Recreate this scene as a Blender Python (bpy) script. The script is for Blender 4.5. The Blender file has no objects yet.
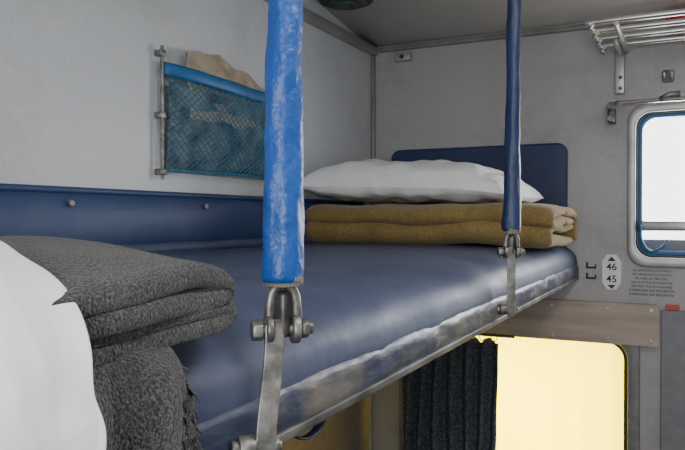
import bpy, math, random, bmesh
from mathutils import Vector, noise, Matrix
random.seed(3)
H=1.70
S=bpy.context.scene
COL=S.collection

# ---------------- materials ----------------
def mat(name,c1,c2=None,rough=0.6,metal=0.0,nscale=20,bump=0.0,bscale=80,bdist=0.002,detail=4,spec=0.5,lo=0.35,hi=0.65,coat=0,stretch=None,sheen=0,grime=None,gscale=4,glo=.48,ghi=.75,rvar=0):
    m=bpy.data.materials.new(name); m.use_nodes=True
    nt=m.node_tree; b=nt.nodes['Principled BSDF']
    b.inputs['Roughness'].default_value=rough; b.inputs['Metallic'].default_value=metal
    b.inputs['Specular IOR Level'].default_value=spec
    b.inputs['Coat Weight'].default_value=coat
    b.inputs['Coat Roughness'].default_value=0.25
    b.inputs['Sheen Weight'].default_value=sheen
    tc=nt.nodes.new('ShaderNodeTexCoord'); mp=nt.nodes.new('ShaderNodeMapping')
    nt.links.new(tc.outputs['Object'],mp.inputs['Vector'])
    if stretch: mp.inputs['Scale'].default_value=stretch
    if c2:
        n=nt.nodes.new('ShaderNodeTexNoise'); n.inputs['Scale'].default_value=nscale; n.inputs['Detail'].default_value=detail
        r=nt.nodes.new('ShaderNodeValToRGB'); r.color_ramp.elements[0].position=lo; r.color_ramp.elements[1].position=hi
        r.color_ramp.elements[0].color=(*c1,1); r.color_ramp.elements[1].color=(*c2,1)
        nt.links.new(mp.outputs[0],n.inputs['Vector']); nt.links.new(n.outputs['Fac'],r.inputs['Fac'])
        out=r.outputs[0]
        if grime:
            g=nt.nodes.new('ShaderNodeTexNoise'); g.inputs['Scale'].default_value=gscale; g.inputs['Detail'].default_value=9; g.inputs['Roughness'].default_value=.65
            gr=nt.nodes.new('ShaderNodeMapRange'); gr.inputs['From Min'].default_value=glo; gr.inputs['From Max'].default_value=ghi
            mx=nt.nodes.new('ShaderNodeMix'); mx.data_type='RGBA'; mx.inputs[7].default_value=(*grime,1)
            nt.links.new(mp.outputs[0],g.inputs['Vector']); nt.links.new(g.outputs['Fac'],gr.inputs['Value'])
            nt.links.new(gr.outputs[0],mx.inputs[0]); nt.links.new(out,mx.inputs[6]); out=mx.outputs[2]
        nt.links.new(out,b.inputs['Base Color'])
        if rvar:
            mr=nt.nodes.new('ShaderNodeMapRange'); mr.inputs['From Min'].default_value=.3; mr.inputs['From Max'].default_value=.7
            mr.inputs['To Min'].default_value=rough-rvar; mr.inputs['To Max'].default_value=rough+rvar
            nt.links.new(n.outputs['Fac'],mr.inputs['Value']); nt.links.new(mr.outputs[0],b.inputs['Roughness'])
    else: b.inputs['Base Color'].default_value=(*c1,1)
    if bump:
        n2=nt.nodes.new('ShaderNodeTexNoise'); n2.inputs['Scale'].default_value=bscale; n2.inputs['Detail'].default_value=5
        bp=nt.nodes.new('ShaderNodeBump'); bp.inputs['Strength'].default_value=bump; bp.inputs['Distance'].default_value=bdist
        nt.links.new(mp.outputs[0],n2.inputs['Vector']); nt.links.new(n2.outputs['Fac'],bp.inputs['Height']); nt.links.new(bp.outputs[0],b.inputs['Normal'])
    return m
M_wallL=mat('laminate_light',(.47,.49,.515),(.55,.565,.585),rough=.42,nscale=260,bump=.1,bscale=300,bdist=.0005,grime=(.36,.36,.36),gscale=5,glo=.5,ghi=.9)
M_wallB=mat('laminate_mauve',(.33,.32,.322),(.40,.385,.385),rough=.45,nscale=200,bump=.1,bscale=300,bdist=.0005,grime=(.20,.185,.18),gscale=5,glo=.5,ghi=.85)
M_ceil=mat('ceiling_paint',(.74,.70,.64),(.78,.74,.68),rough=.5,nscale=30)
M_floor=mat('floor_vinyl',(.12,.12,.13),(.17,.17,.17),rough=.5,nscale=60)
M_vinyl=mat('berth_vinyl',(.042,.055,.112),(.058,.074,.138),rough=.56,nscale=9,bump=.35,bscale=40,bdist=.003,spec=.42,grime=(.095,.105,.14),gscale=22,glo=.54,ghi=.88,rvar=.06)
M_vinylD=mat('backrest_vinyl',(.024,.047,.125),(.032,.058,.15),rough=.5,nscale=6,bump=.3,bscale=40,bdist=.003,grime=(.06,.08,.13),gscale=12,glo=.55,ghi=.9)
M_head=mat('headboard_vinyl',(.010,.022,.075),(.014,.03,.10),rough=.5,nscale=8,bump=.2,bscale=60,bdist=.002)
M_edge=mat('worn_edge_highlights',(.034,.044,.085),(.22,.195,.15),rough=.42,metal=.05,nscale=20,bump=.6,bscale=42,bdist=.005,lo=.48,hi=.74,stretch=(1,.35,1),detail=7)  # worn vinyl; the warm cream also paints in highlights along the edge
M_strapA=mat('strap_vinyl_lit',(.004,.058,.28),(.006,.078,.34),rough=.44,nscale=12,bump=.9,bscale=48,bdist=.006,coat=.05,stretch=(1,1,.9),grime=(.02,.11,.33),gscale=30,glo=.5,ghi=.85)  # near strap: bright blue has the lamplight painted into the colour
M_strapB=mat('strap_vinyl_shaded',(.008,.018,.075),(.012,.026,.10),rough=.5,nscale=12,bump=.5,bscale=60,bdist=.003,coat=.05)  # far strap: darker copy of the strap blue, shade put into the colour
M_metal=mat('worn_steel',(.13,.13,.125),(.34,.335,.31),rough=.46,metal=.75,nscale=60,bump=.5,bscale=120,bdist=.0015,grime=(.10,.08,.06),gscale=50,glo=.48,ghi=.72)
M_steelD=mat('dark_steel',(.05,.05,.05),(.14,.13,.12),rough=.45,metal=.7,nscale=60)
M_chrome=mat('bright_steel',(.55,.55,.55),(.65,.64,.62),rough=.25,metal=.9,nscale=10)
M_alu=mat('aluminium',(.34,.33,.32),(.42,.41,.40),rough=.42,metal=.5,nscale=15)
M_trim=mat('grey_trim',(.18,.175,.18),(.24,.235,.23),rough=.4,metal=.2,nscale=30)
M_angle=mat('worn_angle',(.07,.07,.07),(.24,.23,.22),rough=.5,metal=.5,nscale=30,stretch=(1,.4,1))
M_wool=mat('grey_wool',(.020,.021,.022),(.165,.165,.16),rough=.95,nscale=600,bump=1,bscale=480,bdist=.0035,lo=.42,hi=.80,detail=3,sheen=.25,spec=.1,grime=(.03,.03,.032),gscale=14,glo=.5,ghi=.95)
M_must=mat('mustard_wool',(.20,.137,.050),(.29,.205,.08),rough=.95,nscale=200,bump=.8,bscale=260,bdist=.002,spec=.1,sheen=.2,grime=(.155,.105,.038),gscale=12,glo=.45,ghi=.8)
M_white=mat('white_cotton',(.80,.80,.82),(.86,.86,.87),rough=.85,nscale=20,bump=.45,bscale=22,bdist=.010,spec=.15)
M_sheet=mat('white_sheet',(.90,.90,.91),(.93,.93,.93),rough=.85,nscale=20,bump=.5,bscale=26,bdist=.008,spec=.15)
M_net=mat('net_cord',(.015,.12,.22),(.03,.19,.30),rough=.6,nscale=30)
M_band=mat('net_band',(.006,.09,.24),(.010,.12,.31),rough=.5,nscale=30,bump=.3,bscale=200)
M_fill=mat('dark_cloth',(.06,.075,.09),(.24,.27,.29),rough=.9,nscale=22,bump=.8,bscale=40,bdist=.01)
M_paper=mat('brown_paper',(.25,.205,.15),(.36,.30,.22),rough=.75,nscale=30,bump=.8,bscale=40,bdist=.01)
M_wood=mat('beige_board',(.32,.255,.21),(.43,.36,.30),rough=.5,nscale=8,bump=.2,bscale=60,bdist=.001,stretch=(.4,1,3),grime=(.2,.16,.13),gscale=9,glo=.5,ghi=.85)
M_blueG=mat('blue_grey_panel',(.19,.19,.21),(.22,.22,.24),rough=.5,nscale=40)
M_mauve=mat('mauve_panel',(.17,.145,.165),(.22,.19,.21),rough=.5,nscale=40)
M_black=mat('black_print',(.02,.02,.022),rough=.6)
M_blackS=mat('dark_strap',(.02,.025,.05),rough=.5)
M_plate=mat('white_plate',(.72,.72,.70),(.78,.78,.76),rough=.4,nscale=20)
M_red=mat('red_plastic',(.5,.03,.025),rough=.4)
M_teal=mat('teal_dark',(.02,.05,.05),(.03,.07,.07),rough=.4,nscale=20)
M_blueW=mat('blue_window_trim',(.01,.08,.22),(.02,.12,.28),rough=.45,nscale=20)
M_sealant=mat('window_rubber',(.03,.03,.03),rough=.6)
M_curt=mat('curtain_cloth',(.04,.05,.06),(.13,.145,.165),rough=.9,nscale=130,bump=.4,bscale=250,lo=.4,hi=.7)
M_yel=bpy.data.materials.new('yellow_curtain_cloth'); M_yel.use_nodes=True
nt=M_yel.node_tree; nt.nodes.clear()
o=nt.nodes.new('ShaderNodeOutputMaterial'); mx=nt.nodes.new('ShaderNodeMixShader'); t=nt.nodes.new('ShaderNodeBsdfTranslucent'); d=nt.nodes.new('ShaderNodeBsdfDiffuse')
n=nt.nodes.new('ShaderNodeTexNoise'); n.inputs['Scale'].default_value=6; r=nt.nodes.new('ShaderNodeValToRGB')
r.color_ramp.elements[0].color=(.93,.64,.0,1); r.color_ramp.elements[1].color=(.97,.80,.0,1)
tc=nt.nodes.new('ShaderNodeTexCoord'); nt.links.new(tc.outputs['Object'],n.inputs['Vector'])
nt.links.new(n.outputs['Fac'],r.inputs['Fac']); nt.links.new(r.outputs[0],t.inputs['Color']); nt.links.new(r.outputs[0],d.inputs['Color'])
mx.inputs[0].default_value=.15; nt.links.new(t.outputs[0],mx.inputs[1]); nt.links.new(d.outputs[0],mx.inputs[2]); nt.links.new(mx.outputs[0],o.inputs[0])

# ---------------- helpers ----------------
def mk(name,verts,faces,m,smooth=True,parent=None):
    me=bpy.data.meshes.new(name); me.from_pydata([(v[0],v[1],v[2]+H) for v in verts],[],faces); me.validate(); me.update()
    bm=bmesh.new(); bm.from_mesh(me); bmesh.ops.recalc_face_normals(bm,faces=bm.faces); bm.to_mesh(me); bm.free()
    if smooth:
        for p in me.polygons: p.use_smooth=True
    ob=bpy.data.objects.new(name,me); COL.objects.link(ob); me.materials.append(m)
    if parent: ob.parent=parent
    return ob
def empty(name):
    e=bpy.data.objects.new(name,None); e.empty_display_size=.05; COL.objects.link(e); return e
def bevel(ob,w,seg=3):
    b=ob.modifiers.new('bev','BEVEL'); b.width=w; b.segments=seg; b.limit_method='ANGLE'; return ob
def solid(ob,t,off=0):
    b=ob.modifiers.new('sol','SOLIDIFY'); b.thickness=t; b.offset=off; return ob
def sub(ob,l=1):
    b=ob.modifiers.new('sub','SUBSURF'); b.levels=l; b.render_levels=l; return ob
def box(name,x0,x1,y0,y1,z0,z1,m,bev=0,parent=None):
    v=[(x,y,z) for x in(x0,x1) for y in(y0,y1) for z in(z0,z1)]
    f=[(0,1,3,2),(4,6,7,5),(0,4,5,1),(2,3,7,6),(0,2,6,4),(1,5,7,3)]
    ob=mk(name,v,f,m,bev>0,parent)
    if bev: bevel(ob,bev)
    return ob
def catmull(pts,n=6):
    P=[Vector(p) for p in pts]; out=[]
    for i in range(len(P)-1):
        a=P[max(i-1,0)];b=P[i];c=P[i+1];d=P[min(i+2,len(P)-1)]
        for k in range(n):
            t=k/n
            out.append(.5*((2*b)+(c-a)*t+(2*a-5*b+4*c-d)*t*t+(3*b-a-3*c+d)*t**3))
    out.append(P[-1]); return out
def tube(name,pts,r,m,n=12,parent=None,rx=None,wob=0,caps=True):
    P=[Vector(p) for p in pts]; verts=[];faces=[]
    N=len(P); up=None
    for i,p in enumerate(P):
        t=(P[min(i+1,N-1)]-P[max(i-1,0)]).normalized()
        if up is None: up=Vector((0,0,1)) if abs(t.z)<.9 else Vector((0,1,0))
        a=(up-t*up.dot(t)).normalized(); b=t.cross(a); up=a
        rr=r[i] if isinstance(r,(list,tuple)) else r
        for k in range(n):
            an=2*math.pi*k/n
            q=1.0
            if wob: q+=wob*noise.noise(Vector((math.cos(an)*1.3,math.sin(an)*1.3,p.z*26+p.x*9)))+wob*.5*noise.noise(Vector((math.cos(an)*2.0,math.sin(an)*2.0,p.z*80)))
            verts.append(p+(a*math.cos(an)+b*math.sin(an)*(rx or 1))*rr*q)
    for i in range(N-1):
        for k in range(n):
            faces.append((i*n+k,i*n+(k+1)%n,(i+1)*n+(k+1)%n,(i+1)*n+k))
    if caps: faces+= [tuple(range(n)),tuple((N-1)*n+k for k in range(n))]
    return mk(name,verts,faces,m,True,parent)
def cyl(name,a,b,r,m,n=16,parent=None,bev=.0006):
    ob=tube(name,[a,b],r,m,n,parent); bevel(ob,bev,2); 
    for p in ob.data.polygons:
        p.use_smooth=len(p.vertices)==4
    return ob
def grid(name,fn,nu,nv,m,parent=None,smooth=True):
    v=[fn(i/(nu-1),j/(nv-1)) for i in range(nu) for j in range(nv)]
    f=[(i*nv+j,(i+1)*nv+j,(i+1)*nv+j+1,i*nv+j+1) for i in range(nu-1) for j in range(nv-1)]
    return mk(name,v,f,m,smooth,parent)
def rr(x0,x1,z0,z1,r,n=8):
    out=[]
    for cx,cz,a0 in((x1-r,z1-r,0),(x0+r,z1-r,90),(x0+r,z0+r,180),(x1-r,z0+r,270)):
        for k in range(n+1):
            a=math.radians(a0+90*k/n); out.append((cx+r*math.cos(a),cz+r*math.sin(a)))
    return out
def ring(name,o,i,y0,y1,m,parent=None,bev=.003):
    n=len(o); v=[(p[0],y0,p[1]) for p in o]+[(p[0],y0,p[1]) for p in i]+[(p[0],y1,p[1]) for p in o]+[(p[0],y1,p[1]) for p in i]
    f=[]
    for k in range(n):
        l=(k+1)%n
        f+=[(k,l,n+l,n+k),(2*n+k,3*n+k,3*n+l,2*n+l),(k,2*n+k,2*n+l,l),(n+k,n+l,3*n+l,3*n+k)]
    ob=mk(name,v,f,m,True,parent); bevel(ob,bev,2); return ob
def plateXZ(name,loop,y0,y1,m,parent=None,bev=.002):
    n=len(loop); v=[(p[0],y0,p[1]) for p in loop]+[(p[0],y1,p[1]) for p in loop]
    f=[tuple(range(n)),tuple(range(n,2*n))]+[(k,(k+1)%n,n+(k+1)%n,n+k) for k in range(n)]
    ob=mk(name,v,f,m,False,parent)
    if bev: bevel(ob,bev,2)
    return ob
def text(name,s,x,y,z,size,m,parent=None,bold=0):
    c=bpy.data.curves.new(name,'FONT'); c.body=s; c.size=size; c.align_x='CENTER'; c.align_y='CENTER'; c.extrude=.0004; c.offset=bold
    ob=bpy.data.objects.new(name,c); COL.objects.link(ob); ob.location=(x,y,z+H); ob.rotation_euler=(math.pi/2,0,0); c.materials.append(m)
    if parent: ob.parent=parent
    return ob
def nz(x,y,z,s): return noise.noise(Vector((x*s,y*s,z*s)))

# ---------------- room shell ----------------
XL=-.93; YB=2.10; ZC=.557; XR=1.10; YF=-1.5
box('wall_left',XL-.04,XL,YF,YB,-H,ZC+.25,M_wallL)
box('wall_right',XR,XR+.04,YF,YB,-H,ZC+.25,M_wallL)
box('wall_front',XL-.04,XR+.04,YF-.04,YF,-H,ZC+.25,M_wallL)
box('floor',XL-.04,XR+.04,YF-.04,YB+.1,-H-.05,-H,M_floor)
prof=[(YB+.1,.55),(YB,.557),(1.95,.572),(1.75,.60),(1.5,.625),(1.2,.64),(.6,.65),(YF-.04,.65)]
cp=catmull([(0,a,b) for a,b in prof],4)
v=[];f=[]
for p in cp: v+=[(XL-.04,p.y,p.z),(XR+.04,p.y,p.z),(XL-.04,p.y,p.z+.05),(XR+.04,p.y,p.z+.05)]
for i in range(len(cp)-1):
    a=4*i;b=a+4; f+=[(a,a+1,b+1,b),(a+2,b+2,b+3,a+3),(a,b,b+2,a+2),(a+1,a+3,b+3,b+1)]
mk('ceiling',v,f,M_ceil)
W1=(-.132,.55,-.11,.295); W2=(-.80,-.145,-.85,-.335)
xs=sorted({XL-.04,XR+.04,W1[0],W1[1],W2[0],W2[1]}); zs=sorted({-H,ZC+.02,W1[2],W1[3],W2[2],W2[3]})
v=[];f=[]
for i in range(len(xs)-1):
    for j in range(len(zs)-1):
        cx=(xs[i]+xs[i+1])/2; cz=(zs[j]+zs[j+1])/2
        if any(w[0]<cx<w[1] and w[2]<cz<w[3] for w in(W1,W2)): continue
        b=len(v); v+=[(xs[i],YB,zs[j]),(xs[i+1],YB,zs[j]),(xs[i+1],YB,zs[j+1]),(xs[i],YB,zs[j+1])]; f.append((b,b+1,b+2,b+3))
wb=mk('wall_back',v,f,M_wallB,False)
bm=bmesh.new(); bm.from_mesh(wb.data); bmesh.ops.remove_doubles(bm,verts=bm.verts,dist=1e-5)
r_=bmesh.ops.extrude_face_region(bm,geom=bm.faces[:]); 
for g in r_['geom']:
    if isinstance(g,bmesh.types.BMVert): g.co.y+=.06
bmesh.ops.recalc_face_normals(bm,faces=bm.faces); bm.to_mesh(wb.data); bm.free()
box('trim_1',XL+.0005,XL+.022,YF+.001,YB-.001,.528,.556,M_alu,.003)
box('trim_2',XL+.0005,XL+.014,YB-.014,YB-.0005,-.06,.53,M_trim,.003)
box('trim_3',XL+.02,XR-.001,YB-.012,YB-.0005,.536,.552,M_trim,.003)
# window 1
w=empty('window_1')
ring('outer_frame',rr(-.152,.575,-.135,.315,.05),rr(-.131,.55,-.108,.290,.042),YB-.014,YB+.01,M_alu,w,.004)
ring('rubber_seal',rr(-.132,.551,-.109,.291,.042),rr(-.126,.546,-.103,.286,.040),YB-.004,YB+.05,M_sealant,w,.002)
ring('blue_liner',rr(-.127,.547,-.104,.287,.040),rr(-.115,.535,-.090,.276,.037),YB+.006,YB+.035,M_blueW,w,.003)
box('sash_rail',-.118,.535,YB+.0,YB+.03,-.035,-.008,M_chrome,.005,w)
box('lower_louvre',-.118,.535,YB+.035,YB+.045,-.095,-.06,M_blueG,.001,w)
tube('pull_loop',catmull([(-.118,YB-.01,-.02),(-.115,YB-.03,-.06),(-.095,YB-.035,-.09),(-.065,YB-.03,-.08),(-.05,YB-.01,-.06)],5),.004,M_blueW,8,w)
# window 2
w=empty('window_2')
ring('outer_frame',rr(-.83,-.118,-.88,-.305,.06),rr(-.79,-.150,-.84,-.345,.05),YB-.015,YB+.01,M_trim,w,.004)
ring('rubber_seal',rr(-.791,-.149,-.841,-.344,.05),rr(-.78,-.160,-.83,-.352,.045),YB-.005,YB+.04,M_sealant,w,.002)
grid('yellow_blind',lambda a,b:(-.79+.64*a,YB+.035+.003*math.sin(a*50),-.84+.5*b),90,6,M_yel,w)

w=empty('wooden_board')
plateXZ('plank',rr(-.62,-.07,-.35,-.235,.008,4),YB-.03,YB-.0155,M_wood,w,.002)
for x in(-.55,-.35,-.20,-.09):
    for z in(-.25,-.335): cyl('screw',(x,YB-.034,z),(x,YB-.0295,z),.005,M_chrome,10,w)
box('wall_panel_grey',-.066,XR-.001,YB-.010,YB-.0005,-1.2,-.25,M_blueG,.003)
box('lower_partition_panel',XL+.003,XL+.045,.05,1.99,-.95,-.20,M_mauve,.012)
w=empty('window_curtain')
def cf(a,b):
    x=-.805+.31*a; z=-.36-.56*b
    y=2.035+.020*math.sin(a*42+1.2*math.sin(b*3))*(.6+.4*b)+.006*nz(x,b,0,9)
    return (x+.012*math.sin(b*4+a*9)*b,y,z+.008*math.cos(a*42))
c=grid('cloth',cf,120,30,M_curt,w); solid(c,.002)
cyl('curtain_rod',(-.87,2.035,-.345),(-.45,2.035,-.345),.004,M_steelD,10,w)
for k in range(9):
    x=-.79+.035*k
    tube('hook',[(x+.009*math.cos(t*.6),2.035,-.35+.012*math.sin(t*.6)) for t in range(11)],.0018,M_chrome,6,w)

# ---------------- berth ----------------
XB=-.896
w=empty('sleeper_berth')
top=[(XB,-.064),(-.75,-.0635),(-.55,-.0635),(-.42,-.066),(-.365,-.070),(-.325,-.078),(-.300,-.091),(-.287,-.108),(-.283,-.126),(-.283,-.140)]
pr=catmull([(a,0,b) for a,b in top],5)
ny=150
def bf(a,b):
    k=b*(len(pr)-1); i=min(int(k),len(pr)-2); p=pr[i].lerp(pr[i+1],k-i)
    y=.0+2.08*a
    e=max(0,(p.x+.45)/.17)
    q=.003*nz(p.x,y*.5,0,7)+ .002*e*nz(p.x*2,y,p.z*2,13)
    return (p.x+ .002*e*nz(y,1,2,10),y,p.z+q)
grid('mattress_vinyl',bf,ny,len(pr)*2,M_vinyl,w)
pr2=catmull([(-.2835,0,-.132),(-.2805,0,-.137),(-.279,0,-.148),(-.280,0,-.163),(-.292,0,-.168),(-.36,0,-.169)],5)
def ef(a,b):
    k=b*(len(pr2)-1); i=min(int(k),len(pr2)-2); p=pr2[i].lerp(pr2[i+1],k-i)
    y=.0+2.08*a
    return (p.x+.0020*nz(y*1.2,p.z*3,0,16)+.0010*nz(y,p.z,0,50),y,p.z+.001*nz(y,3,0,9))
grid('worn_edge_band',ef,400,22,M_edge,w)
box('steel_angle',-.300,-.2775,.0,2.08,-.173,-.165,M_angle,.001,w)
box('base_board',XB,-.30,.0,2.08,-.17,-.11,M_steelD,.004,w)
pe=[(p.x,p.z) for p in pr]+[(-.283,-.165),(XB,-.165)]
for y,nm in((2.08,'end_cap_far'),(0.0,'end_cap_near')):
    mk(nm,[(p[0],y,p[1]) for p in pe],[tuple(range(len(pe)))],M_vinyl,False,w)
tube('back_seam_roll',[(-.880+.002*math.sin(k),.0+2.07*k/40,-.057+.002*nz(k,0,0,.7)) for k in range(41)],.011,M_vinyl,12,w)
tube('hanging_loop',catmull([(-.305,.515,-.165),(-.295,.50,-.178),(-.29,.515,-.186),(-.288,.535,-.182),(-.29,.545,-.170),(-.30,.54,-.16)],6),.005,M_blackS,8,w,rx=.3)

w=empty('berth_backrest')
def rb(a,b):
    ang=b*math.pi
    z=.046-.12*b; x=XL+.003+.028*min(1,math.sin(ang)**.35 if 0<b<1 else 0)
    y=.0+2.0*a
    return (x+.0015*nz(y,z,0,6),y,z+.002*nz(y,0,0,3))
grid('padding',rb,120,16,M_vinylD,w)
tube('top_piping',[(XL+.012,.0+2.0*k/30,.046) for k in range(31)],.006,M_vinylD,8,w)
for y in(.47,.825,1.18,1.54,1.88): 
    cyl('button',(XL+.029,y,.024),(XL+.034,y,.024),.006,M_trim,14,w,.002)

plateXZ('headboard_panel',rr(-.857,-.312,-.055,.217,.03),YB-.018,YB-.0005,M_head,None,.006)

# ---------------- blankets ----------------
def ribbon(name,cl,th,x0,x1,m,parent=None,nx=40,amp=.004,sc=14,seed=0,taper=.02,ends=.5,warp=None):
    C=catmull([(0,a,b) for a,b in cl],6); N=len(C)
    v=[];f=[]; ring_n=0
    for i in range(nx):
        t=i/(nx-1); x=x0+(x1-x0)*t
        dd=min(abs(x-x0),abs(x1-x)); k=1 if dd>taper else ends+(1-ends)*math.sqrt(max(0,1-(1-dd/taper)**2))
        L=[];R=[]
        for j,p in enumerate(C):
            tg=(C[min(j+1,N-1)]-C[max(j-1,0)]).normalized(); nn=Vector((0,-tg.z,tg.y))
            e=min(j,N-1-j)/N; kk=k*(min(1,.55+e*8))
            hh=th/2*kk
            q=Vector((x,p.y,p.z))
            if warp: q=q+Vector(warp(x,p.y,p.z))
            jit=Vector((nz(x+seed,p.y,p.z,sc)*amp*1.2,nz(x,p.y+seed,p.z,sc)*amp,nz(x,p.y,p.z+seed,sc)*amp))
            L.append(q+nn*hh+jit); R.append(q-nn*hh+jit)
        loop=L+R[::-1]; ring_n=len(loop); v+=loop
    for i in range(nx-1):
        for j in range(ring_n):
            l=(j+1)%ring_n
            f.append((i*ring_n+j,i*ring_n+l,(i+1)*ring_n+l,(i+1)*ring_n+j))
    for i in(0,nx-1):
        b=i*ring_n
        for j in range(N-1):
            f.append((b+j,b+j+1,b+ring_n-2-j,b+ring_n-1-j))
    return mk(name,v,f,m,True,parent)
# mustard folded blanket
w=empty('folded_blanket')
def mw(x,y,z):
    t=max(0,(x+.45)/.18)
    return (0,.016*nz(x,0,z,5)+.02*t*t*(1 if y<1.75 else 0),-.010*t*t+.004*nz(x,3,0,6)*(1 if z>-.04 else .3))
ribbon('lower_fold',[(1.92,-.049),(1.75,-.049),(1.64,-.049),(1.602,-.046),(1.588,-.032),(1.60,-.018),(1.65,-.014),(1.82,-.014),(1.92,-.014)],.030,-.890,-.275,M_must,w,70,.008,8,1,.03,.4,mw)
ribbon('upper_fold',[(1.90,.004),(1.74,.002),(1.64,-.004),(1.600,-.006),(1.583,.004),(1.600,.017),(1.65,.022),(1.8,.024),(1.93,.024),(1.965,.013),(1.975,-.015),(1.97,-.045)],.026,-.890,-.266,M_must,w,70,.008,8,5,.03,.4,mw)
# pillow
w=empty('pillow')
def pil(sign):
    def fn(a,b):
        u=2*a-1; vv=2*b-1
        hx=.275; hy=.185
        x=hx*u*(1-.05*(1-abs(vv)**2)); y=hy*vv*(1-.07*(1-abs(u)**2.0))
        h=((1-abs(u)**4.0)*(1-abs(vv)**3.2))**.42
        z=sign*(.074 if sign>0 else .034)*h*(1-.10*u)
        cr=math.exp(-((u-.78)/.05)**2)*.012*(1-abs(vv)**2)
        z+=sign*(.009*nz(x+3,y,sign,9)*h+.006*nz(x,y+sign,3,20)*min(1,h*2)-cr)
        z+= -.014*max(0,u)**3
        X=-.640+x; Y=1.780+y
        return (X+.01*vv,Y,.078+z-.016*(u+1)/2+.006)
    return fn
for s,nm in((1,'top_half'),(-1,'bottom_half')): grid(nm,pil(s),80,60,M_white,w)

# grey blanket
w=empty('wool_blanket')
def sag(x,y,z):
    t=min(1.1,max(0,(x+.42)/.15))
    zn=-.064+(z+.064)*.74
    return (0,-.018-.012*t*t+.012*nz(x,0,z*3,8),(zn-z)-.012*t*t+.003*nz(x,y,0,9)-.10*max(0,.34-y))
ribbon('bottom_fold',[(.12,-.050),(.25,-.052),(.34,-.052),(.395,-.053),(.412,-.047),(.402,-.040),(.36,-.038),(.20,-.038),(.12,-.038)],.016,-.62,-.270,M_wool,w,70,.006,14,2,.012,.6,sag)
ribbon('top_fold',[(.12,-.022),(.22,-.023),(.32,-.024),(.384,-.030),(.404,-.023),(.393,-.012),(.34,-.008),(.20,-.007),(.12,-.008)],.016,-.62,-.266,M_wool,w,70,.006,13,7,.012,.6,sag)
dr=catmull([(-.42,0,-.058),(-.33,0,-.064),(-.285,0,-.072),(-.262,0,-.086),(-.253,0,-.11),(-.252,0,-.18),(-.255,0,-.26)],6)
def df(a,b):
    k=b*(len(dr)-1); i=min(int(k),len(dr)-2); p=dr[i].lerp(dr[i+1],k-i)
    y=.06+(.268-.020*b)*a
    fo=max(0,b-.3)*1.3
    return (p.x+fo*.011*math.sin(a*28+b*2)+.004*nz(p.z,y,0,20),y+.006*nz(p.z,a,4,25),p.z+.004*nz(p.x,y,0,30))
c=grid('draped_flap',df,70,50,M_wool,w); solid(c,.007); 
def df2(a,b):
    k=b*(len(dr)-1); i=min(int(k),len(dr)-2); p=dr[i].lerp(dr[i+1],k-i)
    y=.06+(.258+.02*b)*a
    return (p.x-.009+max(0,b-.3)*.006*math.sin(a*18),y+.005*nz(p.z,a,9,25),p.z-.004)
c=grid('under_flap',df2,60,40,M_wool,w); solid(c,.005)
V=[];F=[]
def strand(p0,dirv,L,r):
    b=len(V); n=4; P=p0.copy(); d=dirv.normalized()
    for s in range(5):
        for k in range(n):
            an=2*math.pi*k/n; V.append((P.x+r*math.cos(an),P.y+r*math.sin(an)*.7,P.z+r*math.sin(an)))
        d=(d+Vector((random.uniform(-.35,.35),random.uniform(-.3,.3),random.uniform(-.5,.15)))).normalized(); P=P+d*L/4
    for s in range(4):
        for k in range(n): F.append((b+s*n+k,b+s*n+(k+1)%n,b+(s+1)*n+(k+1)%n,b+(s+1)*n+k))
for k in range(320):
    bb=random.uniform(.38,1)
    q=Vector(df(1,bb)) if random.random()<.6 else Vector(df2(1,bb))
    strand(q+Vector((random.uniform(-.002,.004),-.003,0)),Vector((random.uniform(-.2,.4),.7,-.7)),random.uniform(.005,.013),.0006)
mk('fringe',V,F,M_wool,True,w)
# white sheet
w=empty('bed_sheet')
sp=catmull([(-.62,0,-.006),(-.45,0,-.006),(-.375,0,-.007),(-.320,0,-.011),(-.280,0,-.026),(-.250,0,-.052),(-.236,0,-.085),(-.232,0,-.12),(-.230,0,-.2),(-.230,0,-.32)],8)
def sf(a,b):
    k=b*(len(sp)-1); i=min(int(k),len(sp)-2); p=sp[i].lerp(sp[i+1],k-i)
    edge=.232-.026*min(1,max(0,(b-.3)/.35))+.008*nz(b,2,0,8)
    y=.03+edge*a
    fo=min(1,b*1.6)
    e=a**14
    fold=math.sin(a*15+b*6+2*nz(a,b,0,2.5)); cre=abs(math.sin(a*8-b*4+nz(a,b,3,3)))**.6
    dz=.0025*fold*(1-b)+.003*nz(p.x,y,2,13)+.002*nz(p.x,y,7,32)
    dx=fo*(.006*fold+.006*(cre-.5)+.004*nz(p.z,y,0,13)+.003*nz(p.z,y,4,34))
    return (p.x+dx-.005*e,y+.005*nz(p.x,p.z,a,20),p.z+dz-.005*e*(1-b))
c=grid('sheet_cloth',sf,80,90,M_sheet,w); solid(c,.004); sub(c,1)

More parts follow.
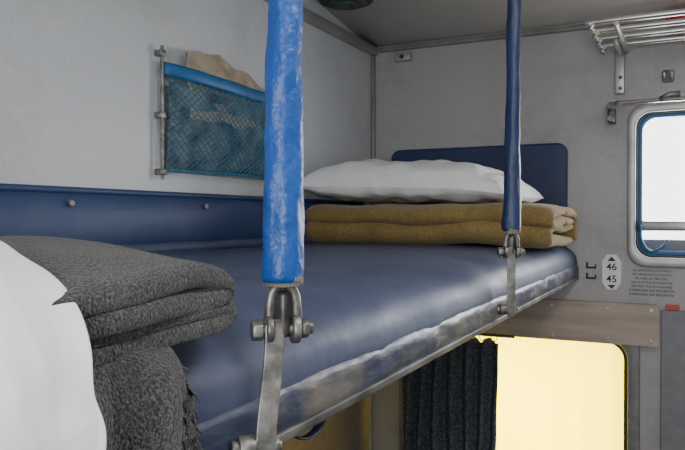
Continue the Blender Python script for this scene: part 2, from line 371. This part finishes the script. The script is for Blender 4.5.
# ---------------- straps ----------------
def strap(name,X,Yb,zb,Ytop,m,ztop,r0,r1,boltY,zbolt,seed,Ax,off,wob):
    w=empty(name); A=Vector((Ax[0],Ax[1],0)).normalized(); Nn=Vector((A.y,-A.x,0))
    n=150; pts=[];rs=[]
    for i in range(n):
        t=i/(n-1); z=zb+(ztop-zb)*t
        pts.append((X+.0015*nz(z,seed,0,6),Yb+(Ytop-Yb)*t+.002*nz(z,seed,5,6),z))
        tt=min(1,(z-zb)/.22); rs.append((r0+(r1-r0)*tt)*(1+.06*nz(z,seed,9,22))*(1 if i>0 else .95))
    sl=tube('vinyl_sleeve',pts,rs,m,40,w,rx=.9,wob=wob,caps=False); solid(sl,.002,-1)
    cyl('inner_webbing',(X,Yb,zb-.003),(X,Yb,zb+.03),r0*.72,M_paper,12,w)
    # frayed backing cloth at lower end of the sleeve
    vv=[];ff=[]
    for k in range(46):
        an=2*math.pi*k/46; rr_=r0*.90
        for q_ in range(3):
            c0=Vector((X+rr_*math.cos(an+(.05 if q_==1 else 0)),Yb+rr_*math.sin(an+(.05 if q_==1 else 0)),0))
        a1=an; a2=an+.09; L=random.uniform(.001,.0055)
        b0=len(vv)
        vv+= [(X+rr_*math.cos(a1),Yb+rr_*math.sin(a1),zb+.004),(X+rr_*math.cos(a2),Yb+rr_*math.sin(a2),zb+.004),(X+rr_*1.03*math.cos((a1+a2)/2),Yb+rr_*1.03*math.sin((a1+a2)/2),zb-L)]
        ff.append((b0,b0+1,b0+2))
    mk('frayed_hem',vv,ff,M_paper,False,w)
    cyl('ceiling_plate',(X,Ytop,ztop-.006),(X,Ytop,ztop),.03,M_alu,20,w)
    s1=zb-.002; s2=zb-.034
    B=Vector((X,Yb,0))
    def q(a,z,nn=0): 
        p=B+A*a+Nn*nn; return (p.x,p.y,z)
    U=catmull([q(-.010,s2),q(-.010,s2+.012),q(-.008,s1-.006),q(0,s1+.001),q(.008,s1-.006),q(.010,s2+.012),q(.010,s2)],6)
    tube('shackle',U,.0040,M_metal,10,w)
    box('shackle_block',X-.006,X+.006,Yb-.006,Yb+.006,s2-.006,s1-.004,M_steelD,.004,w)
    cyl('shackle_bolt',q(-.020,s2),q(.022,s2),.0046,M_metal,12,w)
    cyl('bolt_head',q(-.023,s2),q(-.015,s2),.0080,M_metal,6,w,.001)
    cyl('bolt_nut',q(.013,s2),q(.019,s2),.0076,M_metal,6,w,.001)
    cyl('bolt_eye_a',q(-.013,s2),q(-.008,s2),.0108,M_metal,20,w,.001)
    cyl('bolt_eye_b',q(.006,s2),q(.012,s2),.0108,M_metal,20,w,.001)
    hw=.0070
    B2=B+A*off
    Zb=Vector((X,boltY+.006,0))
    C=[];nC=22
    for i in range(nC):
        t=i/(nC-1); z=s2+.008+(zbolt-.012-s2-.008)*t
        tt=min(1,max(0,(t-.08)/.8)); sm=tt*tt*(3-2*tt)
        p=B2.lerp(Zb,sm); C.append((p,z,.004+.0015*math.sin(t*3)))
    v=[]
    for i,(p,z,nn) in enumerate(C):
        k=1 if 0<i<nC-1 else .6
        for (dn,da) in((-.0018,-hw*k),(.0018,-hw*k),(.0018,hw*k),(-.0018,hw*k)):
            c0=p+A*da+Nn*(dn+nn); v.append((c0.x,c0.y,z))
    f=[]
    for i in range(nC-1):
        for k in range(4): f.append((4*i+k,4*i+(k+1)%4,4*i+4+(k+1)%4,4*i+4+k))
    f+=[(0,1,2,3),tuple(len(v)-4+k for k in range(4))]
    b=mk('link_bar',v,f,M_metal,False,w); bevel(b,.0008,2)
    def q2(a,z): p=Zb+A*a; return (p.x,p.y,z)
    cyl('anchor_bolt',q2(-.022,zbolt),q2(.012,zbolt),.0045,M_metal,12,w)
    cyl('anchor_nut',q2(.005,zbolt),q2(.010,zbolt),.0075,M_metal,6,w,.001)
    cyl('anchor_spacer',q2(-.018,zbolt),q2(-.006,zbolt),.0090,M_metal,18,w,.001)
    cyl('anchor_cap',q2(-.023,zbolt),q2(-.017,zbolt),.0062,M_metal,18,w,.001)
    return w
strap('suspension_strap',-.262,.433,-.046,.447,M_strapA,.652,.0165,.0128,.402,-.158,1,(.72,.7),-.007,.12)
strap('suspension_strap.001',-.262,1.160,-.022,1.185,M_strapB,.642,.0170,.0125,1.145,-.150,7,(.85,.5),-.002,.10)

# ---------------- net pocket ----------------
w=empty('net_pocket')
y0,y1,z0,z1=1.068,1.55,.092,.292
def nb(off):
    def fn(a,b):
        y=y0+(y1-y0)*a; z=z0+(z1-z0)*b
        sag=-.012*math.sin(a*math.pi)*(b)+.004*math.sin(a*math.pi)*(1-b)
        bul=(.050*max(0,math.sin(math.pi*min(1,a*1.0)))**.5)*(math.sin(math.pi*(b*.66+.10))**.8)
        return (XL+.006+bul*(1+.25*nz(y,z,0,12))+off,y,z+sag)
    return fn
fn=nb(0.002); nu,nv=30,14
idx={};pts=[];faces=[]
for i in range(nu*2+1):
    for j in range(nv*2+1):
        if (i+j)%2==0:
            idx[(i,j)]=len(pts); pts.append(fn(i/(nu*2),j/(nv*2)))
for i in range(nu*2):
    for j in range(nv*2):
        if (i+j)%2==1:
            q=[(i-1,j),(i,j-1),(i+1,j),(i,j+1)]
            if all(k in idx for k in q): faces.append(tuple(idx[k] for k in q))
c=mk('netting',pts,faces,M_net,False,w)
wf=c.modifiers.new('wf','WIREFRAME'); wf.thickness=.0028; wf.use_replace=True; wf.use_even_offset=False
grid('cloth_inside',lambda a,b:tuple(Vector(nb(-.004)(.03+.94*a,.03+.85*b))+Vector((-.014*abs(nz(a*3,b*3,1,3)),0,0))),40,24,M_fill,w)
def bandf(a,b):
    p=Vector(nb(.004)(a,1)); p.z+=-.014+.026*b; p.x+=.003*math.sin(b*math.pi); return tuple(p)
c=grid('top_band',bandf,50,6,M_band,w); solid(c,.002)
tube('bottom_cord',[nb(.003)(k/30,0) for k in range(31)],.0025,M_net,8,w)
for y in(y0-.004,y1+.004):
    cyl('side_rod',(XL+.014,y,.075),(XL+.014,y,.335),.0035,M_metal,10,w)
    for z in(.09,.20,.32):
        box('rod_clip',XL+.001,XL+.018,y-.008,y+.008,z-.006,z+.006,M_metal,.002,w)
def pb(s):
    def g(a,b):
        y=1.125+.33*a; z=.20+.150*b*(1-.45*abs(a-.3)**1.3) -.02*a*b
        t=.020*max(0,math.sin(math.pi*a))**.5*(1-.6*b)
        return (XL+.026+s*t+.010*nz(y,z,s,22),y+.010*nz(z,a,s,15),z+.014*nz(y,1,0,20))
    return g
for s,nm in((1,'paper_front'),(-1,'paper_back')): 
    grid(nm,pb(s),34,20,M_paper,w,False)

# ---------------- luggage rack etc. ----------------
w=empty('luggage_rack')
for k,y in enumerate((1.78,1.865,1.95,2.035)):
    tube('rod',catmull([(-.212,y,.452),(-.207,y,.465),(-.19,y,.47),(.2,y,.47),(1.05,y,.47)],5),.0078,M_chrome,12,w)
cyl('cross_bar',(-.155,1.77,.460),(-.155,2.09,.460),.006,M_alu,10,w)
box('wall_bracket',-.186,-.160,YB-.014,YB-.001,.345,.475,M_alu,.003,w)
box('bracket_arm',-.176,-.164,1.93,YB-.01,.448,.462,M_alu,.003,w)
for z in(.36,.39): cyl('screw',(-.171,YB-.017,z),(-.171,YB-.013,z),.005,M_steelD,8,w)

w=empty('coat_hook')
plateXZ('back_plate',rr(-.066,-.036,.368,.402,.006,4),YB-.004,YB-.0005,M_steelD,w,.001)
for x in(-.060,-.042): tube('prong',catmull([(x,YB-.003,.39),(x,YB-.02,.386),(x,YB-.03,.378),(x,YB-.034,.390)],5),.0045,M_chrome,8,w)
w=empty('window_curtain_rod')
cyl('rod',(-.165,2.035,.312),(1.0,2.035,.312),.006,M_chrome,12,w)
box('clamp',-.200,-.182,2.045,YB-.001,.262,.318,M_steelD,.004,w)
cyl('clamp_knob',(-.191,2.03,.305),(-.191,2.055,.305),.011,M_steelD,14,w)
cyl('clamp_knob',(-.191,2.035,.272),(-.191,2.055,.272),.009,M_metal,14,w)
tube('rod_arm',[(-.191,2.045,.305),(-.175,2.037,.313),(-.16,2.035,.312)],.006,M_metal,10,w)
tube('rod_arm_end',[(-.07,2.035,.312),(-.045,2.035,.325),(-.02,2.035,.325)],.008,M_metal,10,w)

# plaque
w=empty('seat_number_plaque')
px,pz=-.193,-.152
loop=[(px-.025,pz+.03),(px-.025,pz-.03),(px-.012,pz-.050),(px+.012,pz-.050),(px+.025,pz-.03),(px+.025,pz+.03),(px+.012,pz+.050),(px-.012,pz+.050)]
plateXZ('plate',loop,YB-.003,YB-.0003,M_plate,w,.0008)
text('number_upper','46',px,YB-.0035,pz+.014,.028,M_black,w,.0003)
text('number_lower','45',px,YB-.0035,pz-.020,.028,M_black,w,.0003)
plateXZ('arrow_up',[(px-.011,pz+.031),(px+.011,pz+.031),(px,pz+.044)],YB-.0038,YB-.0028,M_black,w,0)
plateXZ('arrow_down',[(px-.011,pz-.036),(px,pz-.047),(px+.011,pz-.036)],YB-.0038,YB-.0028,M_black,w,0)
w=empty('berth_direction_sign')
for z in(-.135,-.165):
    plateXZ('berth_icon',[(-.262,z-.009),(-.262,z+.009),(-.256,z+.009),(-.256,z-.003),(-.238,z-.003),(-.238,z+.004),(-.234,z+.004),(-.234,z-.009)],YB-.001,YB-.0002,M_black,w,0)
w=empty('wall_notice')
for k in range(7):
    text('notice_line',random.choice(['IN CASE OF FIRE PULL','PASSENGERS ARE REQUESTED','DO NOT PLACE LUGGAGE','NO SMOKING IN COACH']),-.09,YB-.001,-.145-.011*k,.0085,M_black,w)
w=empty('warning_sticker')
plateXZ('sticker',rr(-.055,-.02,-.248,-.234,.003,3),YB-.0145,YB-.0105,M_red,w,0)
w=empty('cable_clip')
box('body',-.845,-.79,YB-.02,YB-.0005,.500,.525,M_alu,.004,w); cyl('screw',(-.818,YB-.024,.512),(-.818,YB-.019,.512),.007,M_steelD,10,w)
w=empty('alarm_handle')
box('housing',-.06,.03,YB-.06,YB-.013,.525,.548,M_red,.006,w); tube('pull_bar',[(-.05,YB-.062,.53),(-.05,YB-.075,.515),(.02,YB-.075,.515),(.02,YB-.062,.53)],.004,M_red,8,w)
w=empty('ceiling_vent')
cx,cy,cz=-.83,1.70,.604
for r_,z_,m_ in((.075,-.022,M_teal),(.055,-.03,M_steelD),(.03,-.036,M_teal)):
    cyl('vent_ring',(cx,cy,cz+z_),(cx,cy,cz+.001),r_,m_,32,w,.006)

w=empty('ceiling_lamp')
M_em=bpy.data.materials.new('lamp_diffuser'); M_em.use_nodes=True
b=M_em.node_tree.nodes['Principled BSDF']; b.inputs['Emission Color'].default_value=(1,.97,.92,1); b.inputs['Emission Strength'].default_value=6
box('housing',.15,.39,.15,.95,.63,.649,M_alu,.006,w); box('diffuser',.17,.37,.17,.93,.61,.631,M_em,.006,w)

# ---------------- lights ----------------
def area(name,loc,rot,sx,sy,e,col):
    l=bpy.data.lights.new(name,'AREA'); l.shape='RECTANGLE'; l.size=sx; l.size_y=sy; l.energy=e; l.color=col
    o=bpy.data.objects.new(name,l); o.location=(loc[0],loc[1],loc[2]+H); o.rotation_euler=[math.radians(a) for a in rot]; COL.objects.link(o); return o
area('lamp_light',(.27,.55,.60),(0,0,0),.2,.75,5.5,(1,.98,.96))
area('aisle_fill_light',(.15,-.9,.10),(92,0,20),.5,.5,19,(.94,.97,1))  # added fill without a fixture, set low to lift the ceiling
area('daylight_upper_window',(.21,YB+.25,.15),(-90,0,0),.7,.45,15,(.97,.98,1))
area('daylight_lower_window',(-.48,YB+.22,-.58),(-90,0,0),.65,.5,10,(1,.98,.9))
wd=bpy.data.worlds.new('w'); S.world=wd; wd.use_nodes=True
wd.node_tree.nodes['Background'].inputs[0].default_value=(.97,.98,1,1); wd.node_tree.nodes['Background'].inputs[1].default_value=4.5

# camera
cd=bpy.data.cameras.new('cam'); cd.sensor_width=36; cd.lens=36*700/685; cd.clip_start=.01
co=bpy.data.objects.new('camera',cd); COL.objects.link(co); co.location=(0,0,H)
co.rotation_euler=(math.radians(90-.57),0,math.radians(26.3)); S.camera=co
